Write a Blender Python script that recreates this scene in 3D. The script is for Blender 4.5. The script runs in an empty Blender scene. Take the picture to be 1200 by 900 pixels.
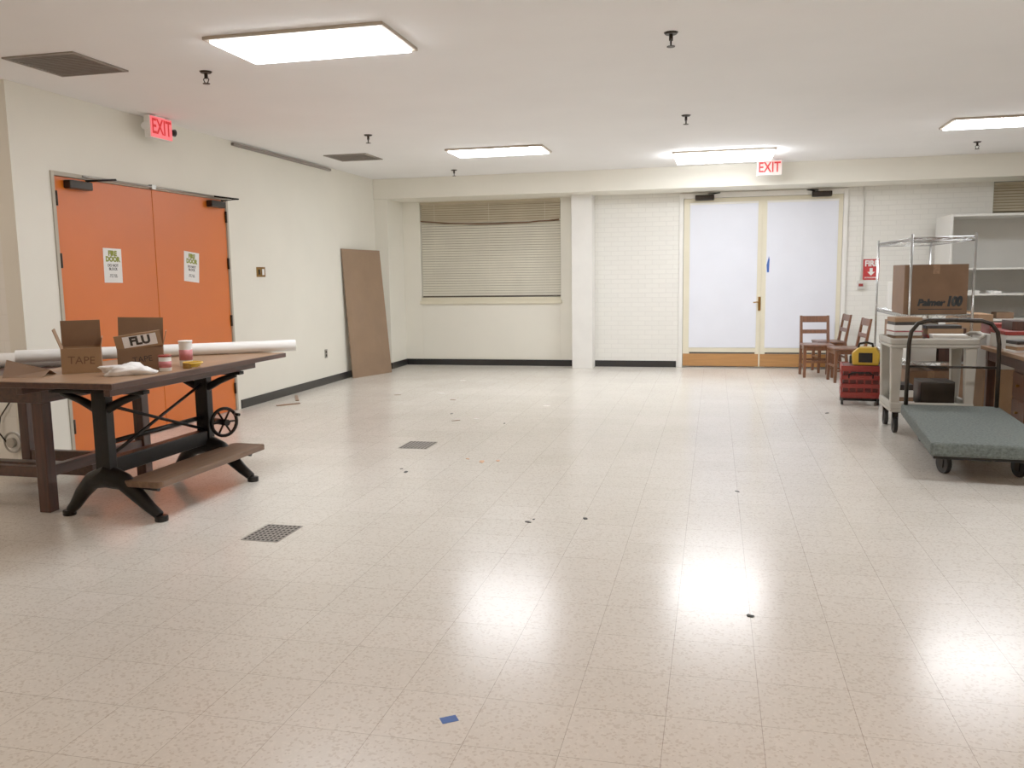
import bpy, bmesh, math, random
from mathutils import Matrix, Vector, Euler, noise
random.seed(7)
D=bpy.data; COL=bpy.context.collection
sc=bpy.context.scene
sc.view_settings.view_transform='Standard'
sc.view_settings.look='None'
sc.view_settings.exposure=0.0
sc.view_settings.gamma=1.26

# ------------------------------------------------------------------ materials
def new_mat(name):
    m=D.materials.new(name); m.use_nodes=True
    nt=m.node_tree; b=nt.nodes["Principled BSDF"]
    return m,nt,b
def rgb(h):
    return tuple(((c/255)/12.92 if c/255<=0.04045 else ((c/255+0.055)/1.055)**2.4) for c in h)+(1,)
def mat(name,col,rough=0.6,metal=0.0,var=0.12,scale=6.0,bump=0.0,stretch=None,spec=0.5,emit=None,estr=0.0):
    m,nt,b=new_mat(name)
    c=rgb(col)
    tc=nt.nodes.new("ShaderNodeTexCoord"); mp=nt.nodes.new("ShaderNodeMapping")
    nt.links.new(tc.outputs["Object"],mp.inputs[0])
    if stretch: mp.inputs["Scale"].default_value=stretch
    n=nt.nodes.new("ShaderNodeTexNoise"); n.inputs["Scale"].default_value=scale; n.inputs["Detail"].default_value=5
    nt.links.new(mp.outputs[0],n.inputs["Vector"])
    r=nt.nodes.new("ShaderNodeValToRGB")
    r.color_ramp.elements[0].position=.3; r.color_ramp.elements[1].position=.7
    r.color_ramp.elements[0].color=tuple(x*(1-var) for x in c[:3])+(1,)
    r.color_ramp.elements[1].color=tuple(min(1,x*(1+var)) for x in c[:3])+(1,)
    nt.links.new(n.outputs[0],r.inputs[0]); nt.links.new(r.outputs[0],b.inputs["Base Color"])
    b.inputs["Roughness"].default_value=rough; b.inputs["Metallic"].default_value=metal
    b.inputs["Specular IOR Level"].default_value=spec
    if bump:
        bp=nt.nodes.new("ShaderNodeBump"); bp.inputs["Strength"].default_value=bump; bp.inputs["Distance"].default_value=.01
        nt.links.new(n.outputs[0],bp.inputs["Height"]); nt.links.new(bp.outputs[0],b.inputs["Normal"])
    if emit:
        b.inputs["Emission Color"].default_value=rgb(emit); b.inputs["Emission Strength"].default_value=estr
    return m
def wood(name,col,rough=.45,var=.3,axis='y'):
    s={'x':(1,14,14),'y':(14,1,14),'z':(14,14,1)}[axis]
    return mat(name,col,rough,0,var,3.0,.08,s)

def floor_mat():
    m,nt,b=new_mat("speckled_vinyl_tile"); L=nt.links.new; N=nt.nodes.new
    tc=N("ShaderNodeTexCoord"); mp=N("ShaderNodeMapping"); L(tc.outputs["Object"],mp.inputs[0])
    mp.inputs["Location"].default_value=(.135,.04,0)
    br=N("ShaderNodeTexBrick"); br.offset=0; br.squash=1
    br.inputs["Scale"].default_value=1; br.inputs["Brick Width"].default_value=.305; br.inputs["Row Height"].default_value=.305
    br.inputs["Mortar Size"].default_value=.0011; br.inputs["Mortar Smooth"].default_value=.2
    br.inputs["Color1"].default_value=rgb((229,223,213)); br.inputs["Color2"].default_value=rgb((224,218,207)); br.inputs["Mortar"].default_value=rgb((166,155,140))
    L(mp.outputs[0],br.inputs["Vector"])
    v=N("ShaderNodeTexVoronoi"); v.inputs["Scale"].default_value=110; L(tc.outputs["Object"],v.inputs["Vector"])
    sp=N("ShaderNodeSeparateColor"); L(v.outputs["Color"],sp.inputs[0])
    r=N("ShaderNodeValToRGB"); r.color_ramp.interpolation='CONSTANT'
    e=r.color_ramp.elements; e[0].color=(.64,.57,.51,1); e[1].position=.17; e[1].color=(.97,.97,.97,1)
    e2=e.new(.8); e2.color=(1.08,1.08,1.08,1)
    L(sp.outputs[0],r.inputs[0])
    mx=N("ShaderNodeMix"); mx.data_type='RGBA'; mx.blend_type='MULTIPLY'; mx.inputs[0].default_value=.45
    L(br.outputs["Color"],mx.inputs[6]); L(r.outputs[0],mx.inputs[7])
    n=N("ShaderNodeTexNoise"); n.inputs["Scale"].default_value=1.1; n.inputs["Detail"].default_value=6; L(tc.outputs["Object"],n.inputs["Vector"])
    r2=N("ShaderNodeValToRGB"); r2.color_ramp.elements[0].color=(.90,.88,.86,1); r2.color_ramp.elements[1].color=(1,1,1,1)
    r2.color_ramp.elements[0].position=.3; r2.color_ramp.elements[1].position=.6
    L(n.outputs[0],r2.inputs[0])
    m2=N("ShaderNodeMix"); m2.data_type='RGBA'; m2.blend_type='MULTIPLY'; m2.inputs[0].default_value=.4
    L(mx.outputs[2],m2.inputs[6]); L(r2.outputs[0],m2.inputs[7]); L(m2.outputs[2],b.inputs["Base Color"])
    rr=N("ShaderNodeMapRange"); rr.inputs[3].default_value=.17; rr.inputs[4].default_value=.26; L(n.outputs[0],rr.inputs[0]); L(rr.outputs[0],b.inputs["Roughness"])
    n3=N("ShaderNodeTexNoise"); n3.inputs["Scale"].default_value=4; n3.inputs["Detail"].default_value=1; L(tc.outputs["Object"],n3.inputs["Vector"])
    bp=N("ShaderNodeBump"); bp.inputs["Strength"].default_value=.03; bp.inputs["Distance"].default_value=.01
    L(n3.outputs[0],bp.inputs["Height"])
    bp2=N("ShaderNodeBump"); bp2.invert=True; bp2.inputs["Strength"].default_value=.1; bp2.inputs["Distance"].default_value=.001
    L(br.outputs["Fac"],bp2.inputs["Height"]); L(bp.outputs[0],bp2.inputs["Normal"]); L(bp2.outputs[0],b.inputs["Normal"])
    b.inputs["Specular IOR Level"].default_value=.95
    return m
def brick_mat(name,col,w,hh,mort,strength,darker=.8):
    m,nt,b=new_mat(name); L=nt.links.new; N=nt.nodes.new
    tc=N("ShaderNodeTexCoord"); s=N("ShaderNodeSeparateXYZ"); c=N("ShaderNodeCombineXYZ")
    L(tc.outputs["Object"],s.inputs[0])
    ad=N("ShaderNodeMath"); ad.operation='ADD'; L(s.outputs[0],ad.inputs[0]); L(s.outputs[1],ad.inputs[1])
    L(ad.outputs[0],c.inputs[0]); L(s.outputs[2],c.inputs[1])
    br=N("ShaderNodeTexBrick"); br.inputs["Scale"].default_value=1; br.inputs["Brick Width"].default_value=w; br.inputs["Row Height"].default_value=hh
    br.inputs["Mortar Size"].default_value=mort; br.inputs["Mortar Smooth"].default_value=.4
    k=rgb(col); br.inputs["Color1"].default_value=k; br.inputs["Color2"].default_value=tuple(x*.97 for x in k[:3])+(1,)
    br.inputs["Mortar"].default_value=tuple(x*darker for x in k[:3])+(1,)
    L(c.outputs[0],br.inputs["Vector"]); L(br.outputs["Color"],b.inputs["Base Color"])
    bp=N("ShaderNodeBump"); bp.invert=True; bp.inputs["Strength"].default_value=strength; bp.inputs["Distance"].default_value=.005
    L(br.outputs["Fac"],bp.inputs["Height"]); L(bp.outputs[0],b.inputs["Normal"])
    b.inputs["Roughness"].default_value=.5
    return m

M={}
M['floor']=floor_mat()
M['wall']=mat("cream_paint_wall",(238,234,220),.5,0,.02,2,.03)
M['walldk']=mat("cream_paint_block",(238,234,223),.55,0,.03,2,.03)
M['brick']=brick_mat("white_painted_brick",(237,235,227),.21,.072,.005,.5,.90)
M['ceil']=mat("ceiling_plaster",(247,246,245),.8,0,.02,1.2,.03)
M['white']=mat("white_paint",(238,236,230),.45,0,.03,4)
M['doorframe']=mat("greyish_door_frame",(176,166,148),.45,0,.04,4)
M['lampframe']=mat("tan_lamp_frame",(180,166,148),.5,0,.05,4)
M['base']=mat("black_vinyl_base",(12,12,14),.35,0,.2,4)
M['orange']=mat("orange_door_paint",(216,102,22),.42,0,.05,1.5)
M['black']=mat("black_iron",(24,23,23),.42,.6,.25,12,.05)
M['dkmetal']=mat("dark_bronze_metal",(44,38,33),.4,.7,.15,10)
M['chrome']=mat("chrome_wire",(180,180,178),.25,1.0,.05,10)
M['steel']=mat("satin_steel",(165,162,155),.35,.9,.08,10)
M['paper']=mat("white_paper",(238,237,233),.7,0,.02,5)
M['shade']=mat("white_shade_fabric",(228,231,242),.75,0,.02,3)
M['frame']=mat("cream_door_paint",(226,218,192),.45,0,.04,3)
M['tan']=wood("tan_kick_panel",(176,122,66),.4,.12,'x')
M['blind']=mat("beige_blind_slat",(224,218,198),.5,0,.06,3)
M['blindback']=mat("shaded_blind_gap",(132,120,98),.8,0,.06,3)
M['blinddk']=mat("brown_beige_blind_slat",(190,177,150),.5,0,.08,3)
M['blindbr']=mat("brown_bent_slat",(108,76,54),.5,0,.08,3)
M['grille']=mat("grey_vent_metal",(130,120,112),.5,.0,.08,10)
M['grate']=mat("steel_floor_grid",(156,151,144),.5,.2,.08,10)
M['dark']=mat("dark_cavity",(30,27,24),.9,0,.1,5)
M['middark']=mat("grey_duct_shadow",(80,70,60),.9,0,.1,5)
M['hard']=mat("brown_hardboard",(138,110,84),.6,0,.10,3,.03)
M['card']=mat("corrugated_cardboard",(150,116,84),.75,0,.10,6,.03)
M['carddk']=mat("darker_brown_cardboard",(120,90,66),.75,0,.10,6,.03)  # darker brown cardboard tone, also used for paper, books and scraps
M['walnut']=wood("dark_walnut_wood",(64,36,26),.4,.35,'z')
M['walnuty']=wood("dark_walnut_wood_lengthwise",(66,38,27),.4,.35,'y')
M['board']=wood("worn_drafting_board_wood",(142,106,76),.4,.22,'y')
M['foot']=wood("worn_footrest_wood",(104,77,56),.5,.25,'y')
M['chair']=wood("brown_chair_wood",(104,62,38),.35,.25,'z')
M['greyplastic']=mat("light_grey_plastic",(170,165,153),.5,0,.10,5,.02)
M['carpet']=mat("grey_green_carpet",(88,96,92),.95,0,.35,60,.4)
M['red']=mat("red_plastic",(140,34,28),.4,0,.1,6)
M['dkred']=mat("dark_red_liner",(86,26,22),.5,0,.2,20)
M['redsign']=mat("red_sign_enamel",(186,34,36),.4,0,.03,4)
M['yellow']=mat("yellow_plastic",(214,170,44),.4,0,.06,6)
M['rubber']=mat("black_rubber",(22,21,20),.6,0,.15,10)
M['blue']=mat("blue_tape",(40,90,175),.6,0,.05,8)
M['bag']=mat("white_plastic_bag",(238,235,232),.35,0,.05,12,.5)
M['pink']=mat("pink_label",(196,108,112),.5,0,.2,20)
M['ink']=mat("dark_ink",(38,33,30),.6,0,.05,5)
M['penink']=mat("brown_marker_ink",(98,70,50),.6,0,.05,5)
M['green_ink']=mat("dark_green_ink",(28,36,38),.6,0,.05,5)
M['olive']=mat("olive_ink",(132,140,30),.6,0,.05,5)
M['laminate']=mat("white_laminate",(214,212,205),.45,0,.03,3)
M['rust']=mat("orange_rust_stain",(200,146,104),.5,0,.3,30)
M['redletter']=mat("lit_red_letter",(165,8,14),.4,0,.02,4,emit=(255,0,10),estr=.35)
M['exitface']=mat("lit_exit_face",(250,120,125),.4,0,.02,4,emit=(255,95,105),estr=.55)
M['exitfacew']=mat("exit_face_white",(240,205,198),.4,0,.02,4,emit=(255,180,160),estr=.10)
M['brass']=mat("brass",(150,110,52),.3,.9,.1,10)
def emis(name,col,s):
    m,nt,b=new_mat(name); b.inputs["Base Color"].default_value=(1,1,1,1)
    b.inputs["Emission Color"].default_value=rgb(col); b.inputs["Emission Strength"].default_value=s
    return m
M['lamp']=emis("lit_lamp_diffuser",(250,252,255),23.0)
M['fillw']=emis("warm_fill_emitter",(255,210,178),17.0)  # warm fill added to light and tint the near floor
M['fillw2']=emis("dim_warm_fill_emitter",(255,232,212),8.0)  # weaker warm fill added to brighten the left return wall

# ------------------------------------------------------------------ mesh part builder
class P:
    def __init__(s): s.bm=bmesh.new()
    def poly(s,vs,M_=None):
        bv=[s.bm.verts.new((M_@Vector(v)) if M_ else v) for v in vs]
        s.bm.faces.new(bv); return s
    def box(s,x0,x1,y0,y1,z0,z1,M_=None):
        c=[(x0,y0,z0),(x1,y0,z0),(x1,y1,z0),(x0,y1,z0),(x0,y0,z1),(x1,y0,z1),(x1,y1,z1),(x0,y1,z1)]
        v=[s.bm.verts.new((M_@Vector(p)) if M_ else p) for p in c]
        for f in ((0,3,2,1),(4,5,6,7),(0,1,5,4),(1,2,6,5),(2,3,7,6),(3,0,4,7)): s.bm.faces.new([v[i] for i in f])
        return s
    def hexa(s,c):
        v=[s.bm.verts.new(p) for p in c]
        for f in ((0,3,2,1),(4,5,6,7),(0,1,5,4),(1,2,6,5),(2,3,7,6),(3,0,4,7)): s.bm.faces.new([v[i] for i in f])
        return s
    def tube(s,pts,r,n=10,closed=False,flat=1.0,cap=True):
        pts=[Vector(p) for p in pts]; N=len(pts)
        rs=r if isinstance(r,(list,tuple)) else [r]*N
        rings=[]; prev=None
        for i,p in enumerate(pts):
            if closed: t=(pts[(i+1)%N]-pts[i-1])
            else: t=(pts[min(i+1,N-1)]-pts[max(i-1,0)])
            t.normalize()
            if prev is None:
                a=Vector((0,0,1)) if abs(t.z)<.9 else Vector((1,0,0))
                u=t.cross(a).normalized()
            else:
                u=(prev-t*prev.dot(t)).normalized()
            prev=u; w=t.cross(u)
            rings.append([s.bm.verts.new(p+u*math.cos(2*math.pi*k/n)*rs[i]*flat+w*math.sin(2*math.pi*k/n)*rs[i]) for k in range(n)])
        m=N if closed else N-1
        for i in range(m):
            a=rings[i]; b=rings[(i+1)%N]
            for k in range(n):
                f=s.bm.faces.new([a[k],a[(k+1)%n],b[(k+1)%n],b[k]]); f.smooth=True
        if not closed and cap:
            s.bm.faces.new(rings[0][::-1]); s.bm.faces.new(rings[-1])
        return s
    def cyl(s,a,b,r,r2=None,n=16):
        return s.tube([a,b],[r,r if r2 is None else r2],n)
    def ring(s,c,axis,R,r,n=24,m=8):
        c=Vector(c); ax=Vector(axis).normalized(); a=Vector((0,0,1)) if abs(ax.z)<.9 else Vector((1,0,0))
        u=ax.cross(a).normalized(); w=ax.cross(u)
        return s.tube([c+u*R*math.cos(2*math.pi*k/n)+w*R*math.sin(2*math.pi*k/n) for k in range(n)],r,m,closed=True)
    def prism(s,pts,y0,y1,plane='xz'):
        def q(p,t):
            return (p[0],t,p[1]) if plane=='xz' else ((p[0],p[1],t) if plane=='xy' else (t,p[0],p[1]))
        a=[s.bm.verts.new(q(p,y0)) for p in pts]; b=[s.bm.verts.new(q(p,y1)) for p in pts]
        n=len(pts)
        s.bm.faces.new(a); s.bm.faces.new(b[::-1])
        for i in range(n): s.bm.faces.new([a[i],b[i],b[(i+1)%n],a[(i+1)%n]])
        return s
    def obj(s,name,m,bevel=0,seg=2):
        bmesh.ops.recalc_face_normals(s.bm,faces=s.bm.faces[:])
        me=D.meshes.new(name); s.bm.to_mesh(me); s.bm.free()
        o=D.objects.new(name,me); COL.objects.link(o)
        if m: me.materials.append(m)
        if bevel:
            md=o.modifiers.new("bevel","BEVEL"); md.width=bevel; md.segments=seg; md.limit_method='ANGLE'; md.angle_limit=math.radians(35)
        return o
def thing(name,label,cat,loc=(0,0,0),rz=0,group=None,rot=None):
    e=D.objects.new(name,None); e.empty_display_size=.1; e.location=loc
    e.rotation_euler=rot if rot else (0,0,rz); COL.objects.link(e)
    e["label"]=label; e["category"]=cat
    if group: e["group"]=group
    return e
def part(par,name,p,m,bevel=0,label=None,seg=2):
    o=p.obj(name,m,bevel,seg); o.parent=par
    if label: o["label"]=label
    return o
def solo(name,p,m,label,cat,loc=(0,0,0),rz=0,bevel=0,rot=None,group=None):
    o=p.obj(name,m,bevel); o.location=loc; o.rotation_euler=rot if rot else (0,0,rz)
    o["label"]=label; o["category"]=cat
    if group: o["group"]=group
    return o
def struct(name,p,m,bevel=0):
    o=p.obj(name,m,bevel); o["kind"]="structure"; return o
def text(par,name,body,size,loc,rot,m,bold=0.0,spacing=1.0,align='CENTER',sx=1.0,shear=0):
    cu=D.curves.new(name,"FONT"); cu.body=body; cu.size=size; cu.align_x=align; cu.align_y='CENTER'
    cu.extrude=.0008; cu.offset=bold; cu.space_line=spacing; cu.shear=shear; cu.resolution_u=3
    t=D.objects.new(name,cu); COL.objects.link(t)
    bpy.context.view_layer.update()
    me=D.meshes.new_from_object(t.evaluated_get(bpy.context.evaluated_depsgraph_get()))
    D.objects.remove(t)
    o=D.objects.new(name,me); COL.objects.link(o); me.materials.clear(); me.materials.append(m)
    o.location=loc; o.rotation_euler=rot; o.scale=(sx,1,1); o.parent=par
    return o
FRONT=(math.pi/2,0,0)
EAST=(math.pi/2,0,math.pi/2)
def dup(src,loc,rz,label=None):
    e=src.copy(); e.location=loc; e.rotation_euler=(0,0,rz); COL.objects.link(e)
    if label: e["label"]=label
    def rec(a,b):
        for c in a.children:
            k=c.copy(); k.parent=b; COL.objects.link(k); rec(c,k)
    rec(src,e); return e

# ------------------------------------------------------------------ room shell
XL=-5.177; YB=13.43; ZC=2.954; YS=12.709; ZS=2.649; XR=6.2; YF=-2.6
struct("floor",P().box(-7.4,XR+.15,YF-.15,YB+.3,-.1,0),M['floor'])
struct("ceiling",P().box(-7.4,XR+.15,YF-.15,YB+.3,ZC,ZC+.1),M['ceil'])
struct("wall_left",P().box(XL-.15,XL,5.58,5.97,0,ZC).box(XL-.15,XL,8.53,YB+.2,0,ZC).box(XL-.15,XL,5.97,8.53,2.335,ZC).box(XL-.15,XL-.12,5.97,8.53,0,2.335),M['wall'])
struct("wall_left_return",P().box(-7.4,XL-.15,5.58,5.73,0,ZC),brick_mat("painted_block",(244,241,232),.4,.2,.006,.3,.95))
struct("wall_left_near",P().box(-7.4,-7.25,YF,5.58,0,ZC),M['walldk'])
struct("wall_right",P().box(XR,XR+.15,YF,YB+.2,0,ZC),M['wall'])
struct("wall_front",P().box(-7.4,XR+.15,YF-.15,YF,0,ZC),M['wall'])
WX0,WX1=-4.68,-2.36; DX0,DX1=-.53,1.87
struct("wall_back",P().box(XL,WX0,YB,YB+.2,0,ZC).box(WX1,-1.97,YB,YB+.2,0,ZC).box(WX0,WX1,YB,YB+.2,0,1.0).box(WX0,WX1,YB,YB+.2,2.64,ZC),M['wall'])
struct("wall_back_brick",P().box(-1.97,DX0,YB,YB+.2,0,ZC).box(DX1,3.78,YB,YB+.2,0,ZC).box(DX0,DX1,YB,YB+.2,2.63,ZC).box(3.78,5.0,YB,YB+.2,0,2.2).box(5.0,XR,YB,YB+.2,0,ZC),M['brick'])
struct("trim_1",P().box(XL,XR,YS,YB,ZS,ZC),M['wall'],.004)
struct("trim_2",P().box(XL,-4.965,12.74,YB,0,ZS),M['wall'],.004)
struct("trim_3",P().box(-2.135,-1.82,13.12,YB,0,ZS),M['white'],.004)
struct("trim_4",P().box(XL,XL+.035,8.68,11.15,ZC-.05,ZC-.02),M['grille'],.002)
struct("baseboard_left",P().box(XL,XL+.012,8.60,12.74,0,.10),M['base'],.002)
struct("baseboard_pier",P().box(XL+.012,-4.953,12.728,12.74,0,.10).box(-4.965,-4.953,12.74,YB-.012,0,.10),M['base'])
struct("baseboard_back",P().box(-4.965,-2.135,YB-.012,YB,0,.10).box(-2.147,-2.135,13.3,YB-.012,0,.10).box(-1.82,DX0-.03,YB-.012,YB,0,.10),M['base'])

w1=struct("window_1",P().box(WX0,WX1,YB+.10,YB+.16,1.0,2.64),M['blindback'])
part(w1,"window_sill",P().box(WX0-.02,WX1+.02,YB-.035,YB+.10,1.0,1.055).box(WX0,WX1,YB-.015,YB+.10,1.055,1.105),M['frame'],.004)
part(w1,"panel",P().box(WX0+.01,WX1-.01,YB-.008,YB,.12,.97),M['wall'],.004)
def slats(x0,x1,ztop,zbot,pitch,y,tilt,sag=0,d=.05,skew=0):
    p=P(); n=max(1,int((ztop-zbot)/pitch))
    for i in range(n):
        z=ztop-pitch*(i+.5); t=(i/n)
        a=math.radians(tilt+random.uniform(-4,4)); dy=d/2*math.cos(a); dz=d/2*math.sin(a)
        k=8; top=[];bot=[]
        for j in range(k+1):
            u=j/k; x=x0+(x1-x0)*u; s_=-sag*t*t*(1-(2*u-1)**2)-skew*t*u
            top.append(p.bm.verts.new((x,y-dy,z-dz+s_))); bot.append(p.bm.verts.new((x,y+dy,z+dz+s_)))
        for j in range(k): p.bm.faces.new([top[j],top[j+1],bot[j+1],bot[j]])
    return p
bl=thing("venetian_blind","beige venetian blind with sagging brown bent slat in the wide window","window blind",(0,0,0))
part(bl,"headrail",P().box(WX0+.01,WX1-.01,YB+.005,YB+.055,2.6,2.64),M['blinddk'],.003)
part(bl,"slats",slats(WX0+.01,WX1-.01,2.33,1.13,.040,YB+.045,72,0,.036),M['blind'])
part(bl,"stacked_slats",slats(WX0+.01,WX1-.01,2.6,2.31,.034,YB+.018,74,.02,.031,.02),M['blinddk'])
k=14; p=P()
zz=[(WX0+.02+(WX1-WX0-.04)*j/k, YB-.004, 2.34-.03*(j/k)-.055*(1-(2*j/k-1)**2)+random.uniform(-.004,.004)) for j in range(k+1)]
p.tube(zz,.013,6)
part(bl,"bent_slat",p,M['blindbr'])
part(bl,"bottom_rail",P().box(WX0+.02,WX1-.02,YB+.012,YB+.045,1.110,1.130),M['middark'],.003)
for x in (WX0+.25,(WX0+WX1)/2,WX1-.25): part(bl,"cord",P().box(x-.0015,x+.0015,YB+.008,YB+.010,1.13,2.6),M['blind'])
w2=struct("window_2",P().box(3.78,5.0,YB+.10,YB+.16,2.2,2.64),M['blindback'])
b2=thing("venetian_blind","brownish beige venetian blind closed in the small high window","window blind")
part(b2,"headrail",P().box(3.79,4.99,YB+.005,YB+.05,2.6,2.64),M['blinddk'],.003)
part(b2,"slats",slats(3.79,4.99,2.6,2.21,.040,YB+.03,72,0,.034),M['blinddk'])

# ------------------------------------------------------------------ orange doors
d1=struct("door_1",P().box(XL-.05,XL+.012,5.965,6.0,0,2.335).box(XL-.05,XL+.012,8.50,8.535,0,2.335).box(XL-.05,XL+.012,6.0,8.5,2.30,2.335),M['doorframe'],.003)
for i,(a,b) in enumerate(((6.003,7.246),(7.254,8.497))):
    lf=part(d1,"door_leaf",P().box(XL-.045,XL-.004,a,b,.008,2.297),M['orange'],.003)
    hy=a if i==0 else b
    for z in (.25,1.0,1.62,2.12):
        part(lf,"hinge",P().cyl((XL+.006,hy+(.005 if i==0 else -.005),z-.06),(XL+.006,hy+(.005 if i==0 else -.005),z+.06),.014,n=10),M['dkmetal'])
    cy=a+.10 if i==0 else b-.36
    clo=part(lf,"door_closer",P().box(XL+.0,XL+.07,cy,cy+.27,2.205,2.275),M['dkmetal'],.01)
    if i==0: ap=P().tube([(XL+.05,cy+.2,2.28),(XL+.22,cy+.36,2.30),(XL+.03,cy+.5,2.32)],.010,6)
    else: ap=P().tube([(XL+.05,cy+.2,2.28),(XL+.20,cy+.30,2.30),(XL+.03,cy+.1,2.32)],.010,6)
    part(clo,"closer_arm",ap,M['black'])
part(d1,"header_rod",P().cyl((XL+.03,6.3,2.32),(XL+.03,8.5,2.32),.009,n=8).box(XL,XL+.04,7.2,7.26,2.30,2.34),M['steel'])
for (y0,y1,z0,z1,tl) in ((6.52,6.755,1.435,1.735,-.02),(7.69,7.945,1.43,1.73,-.09)):
    c=((y0+y1)/2,(z0+z1)/2)
    nt_=thing("paper_notice","white paper notice with printed lettering taped to orange door" if tl>-.05 else "tilted white paper notice taped to orange door","notice",(XL-.003,c[0],c[1]),rot=(tl,0,0),group="paper notices on the orange doors")
    hw=(y1-y0)/2; hh=(z1-z0)/2
    part(nt_,"sheet",P().box(0,.0015,-hw,hw,-hh,hh),M['paper'])
    text(nt_,"heading","FIRE\nDOOR",.060,(.002,0,.080),EAST,M['olive'],.004,.85)
    text(nt_,"lettering","DO NOT\nBLOCK",.034,(.002,0,-.015),EAST,M['ink'],.0008,.9)
    text(nt_,"small_print","KEEP CLEAR\nAT ALL TIMES",.017,(.002,0,-.09),EAST,M['ink'],0,.95)

sw=thing("switch_plate","brushed metal double switch plate on the cream wall","light switch",(XL,9.18,1.53))
part(sw,"plate",P().box(0,.006,-.10,.10,-.058,.058),M['brass'],.003)
part(sw,"switch",P().box(.006,.014,-.06,-.03,-.03,.03),M['dkmetal'],.002)
part(sw,"switch",P().box(.006,.014,.02,.06,-.035,.035),M['paper'],.002)
ou=thing("wall_outlet","small metal outlet plate low on the cream wall","outlet",(XL,10.82,.42))
part(ou,"plate",P().box(0,.006,-.04,.04,-.06,.06),M['steel'],.002)
part(ou,"socket",P().box(.006,.010,-.018,.018,.008,.04).box(.006,.010,-.018,.018,-.04,-.008),M['dkmetal'],.001)

# ------------------------------------------------------------------ back double doors
fr=P().box(DX0,DX0+.06,YB-.03,YB+.05,0,2.63).box(DX1-.06,DX1,YB-.03,YB+.05,0,2.63).box(DX0+.06,DX1-.06,YB-.03,YB+.05,2.56,2.63)
d2=struct("door_2",fr,M['white'],.005)
part(d2,"threshold",P().box(DX0+.06,DX1-.06,YB-.05,YB+.05,0,.015),M['steel'],.003)
for (a,b,pa,pb) in ((DX0+.065,.668,-.365,.61),(.675,DX1-.065,.755,1.735)):
    lf=P().box(a,pa,YB,YB+.045,.02,2.555).box(pb,b,YB,YB+.045,.02,2.555).box(pa,pb,YB,YB+.045,2.47,2.555).box(pa,pb,YB,YB+.045,.24,.31)
    L_=part(d2,"door_leaf",lf,M['frame'],.003)
    part(L_,"kick_panel",P().box(a+.005,b-.005,YB-.006,YB+.04,.025,.215),M['tan'],.003)
    part(L_,"glass",P().box(pa,pb,YB+.02,YB+.03,.31,2.47),M['dark'])
    part(L_,"window_shade",P().box(pa-.008,pb+.008,YB-.008,YB-.002,.31,2.475),M['shade'],.001)
    part(L_,"shade_rail",P().box(pa-.012,pb+.012,YB-.02,YB-.008,2.46,2.49),M['white'],.003)
part(d2,"astragal",P().box(.662,.682,YB-.014,YB,.02,2.555),M['frame'],.002)
part(d2,"door_handle",P().box(.64,.68,YB-.02,YB-.014,.87,1.08).cyl((.66,YB-.014,1.0),(.66,YB-.06,1.0),.010,n=8).tube([(.66,YB-.06,1.0),(.62,YB-.065,1.0),(.57,YB-.06,.995)],.010,8),M['brass'],.002)
for cx,s_ in ((-.16,1),(1.50,-1)):
    c_=part(d2,"door_closer",P().box(cx-.14,cx+.14,YB-.10,YB-.03,2.52,2.60),M['dkmetal'],.012)
    part(c_,"closer_arm",P().tube([(cx+s_*.1,YB-.07,2.60),(cx+s_*.22,YB-.2,2.612),(cx+s_*.05,YB-.03,2.62)],.009,6),M['black'])
solo("blue_tape_piece",P().prism([(.76,1.44),(.79,1.44),(.795,1.63),(.785,1.68),(.752,1.55)],YB-.0105,YB-.0082),M['blue'],"strip of blue painter's tape on the white door shade","tape")

fs=thing("fire_sign","red FIRE extinguisher sign with white arrow on painted brick","sign",(2.215,YB,1.46))
part(fs,"sign_plate",P().box(-.11,.11,-.008,0,-.15,.15),M['redsign'],.002)
text(fs,"lettering","FIRE",.115,(0,-.0095,.085),FRONT,M['paper'],.004,sx=.85)
part(fs,"arrow",P().prism([(-.02,.02),(.02,.02),(.02,-.035),(.05,-.035),(0,-.088),(-.05,-.035),(-.02,-.035)],-.0105,-.008),M['paper'])
text(fs,"small_lettering","EXTINGUISHER",.026,(0,-.0095,-.118),FRONT,M['paper'],.0005)
struct("trim_5",P().cyl((2.075,YB-.015,1.30),(2.075,YB-.015,ZS),.012,n=8),M['white'])
ps=thing("fire_alarm_pull","small grey and red wall-mounted alarm box on conduit","alarm box",(2.075,YB+.002,1.239))
part(ps,"housing",P().box(-.05,.05,-.05,0,-.06,.06),M['laminate'],.005)
part(ps,"pull_handle",P().box(-.03,.03,-.062,-.05,-.02,.02),M['red'],.003)

def exit_sign(loc,rot,face,label):
    e=thing("exit_sign",label,"exit sign",loc,rot=rot)
    part(e,"housing",P().box(-.165,.165,-.03,.03,-.21,-.012),M['white'],.006)
    part(e,"face_panel",P().box(-.158,.158,-.034,-.030,-.204,-.018),face,.001)
    text(e,"lettering","EXIT",.19,(0,-.036,-.111),(math.pi/2,0,0),M['redletter'],.004,sx=.74)
    part(e,"mounting_canopy",P().box(-.07,.07,-.025,.025,-.012,0),M['white'],.003)
    return e
exit_sign((.70,12.36,ZC),(0,0,0),M['exitfacew'],"white EXIT sign with red letters hanging before the dropped beam")
ex=exit_sign((-5.03,7.20,ZC),(0,0,math.pi/2),M['exitface'],"glowing pink-red EXIT sign above the orange double doors")
part(ex,"emergency_lamp",P().cyl((.165,0,-.12),(.22,-.02,-.12),.02,.035,n=12),M['dkmetal'])
part(ex,"emergency_lamp",P().cyl((-.165,0,-.12),(-.22,-.02,-.12),.02,.035,n=12),M['white'])

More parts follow.
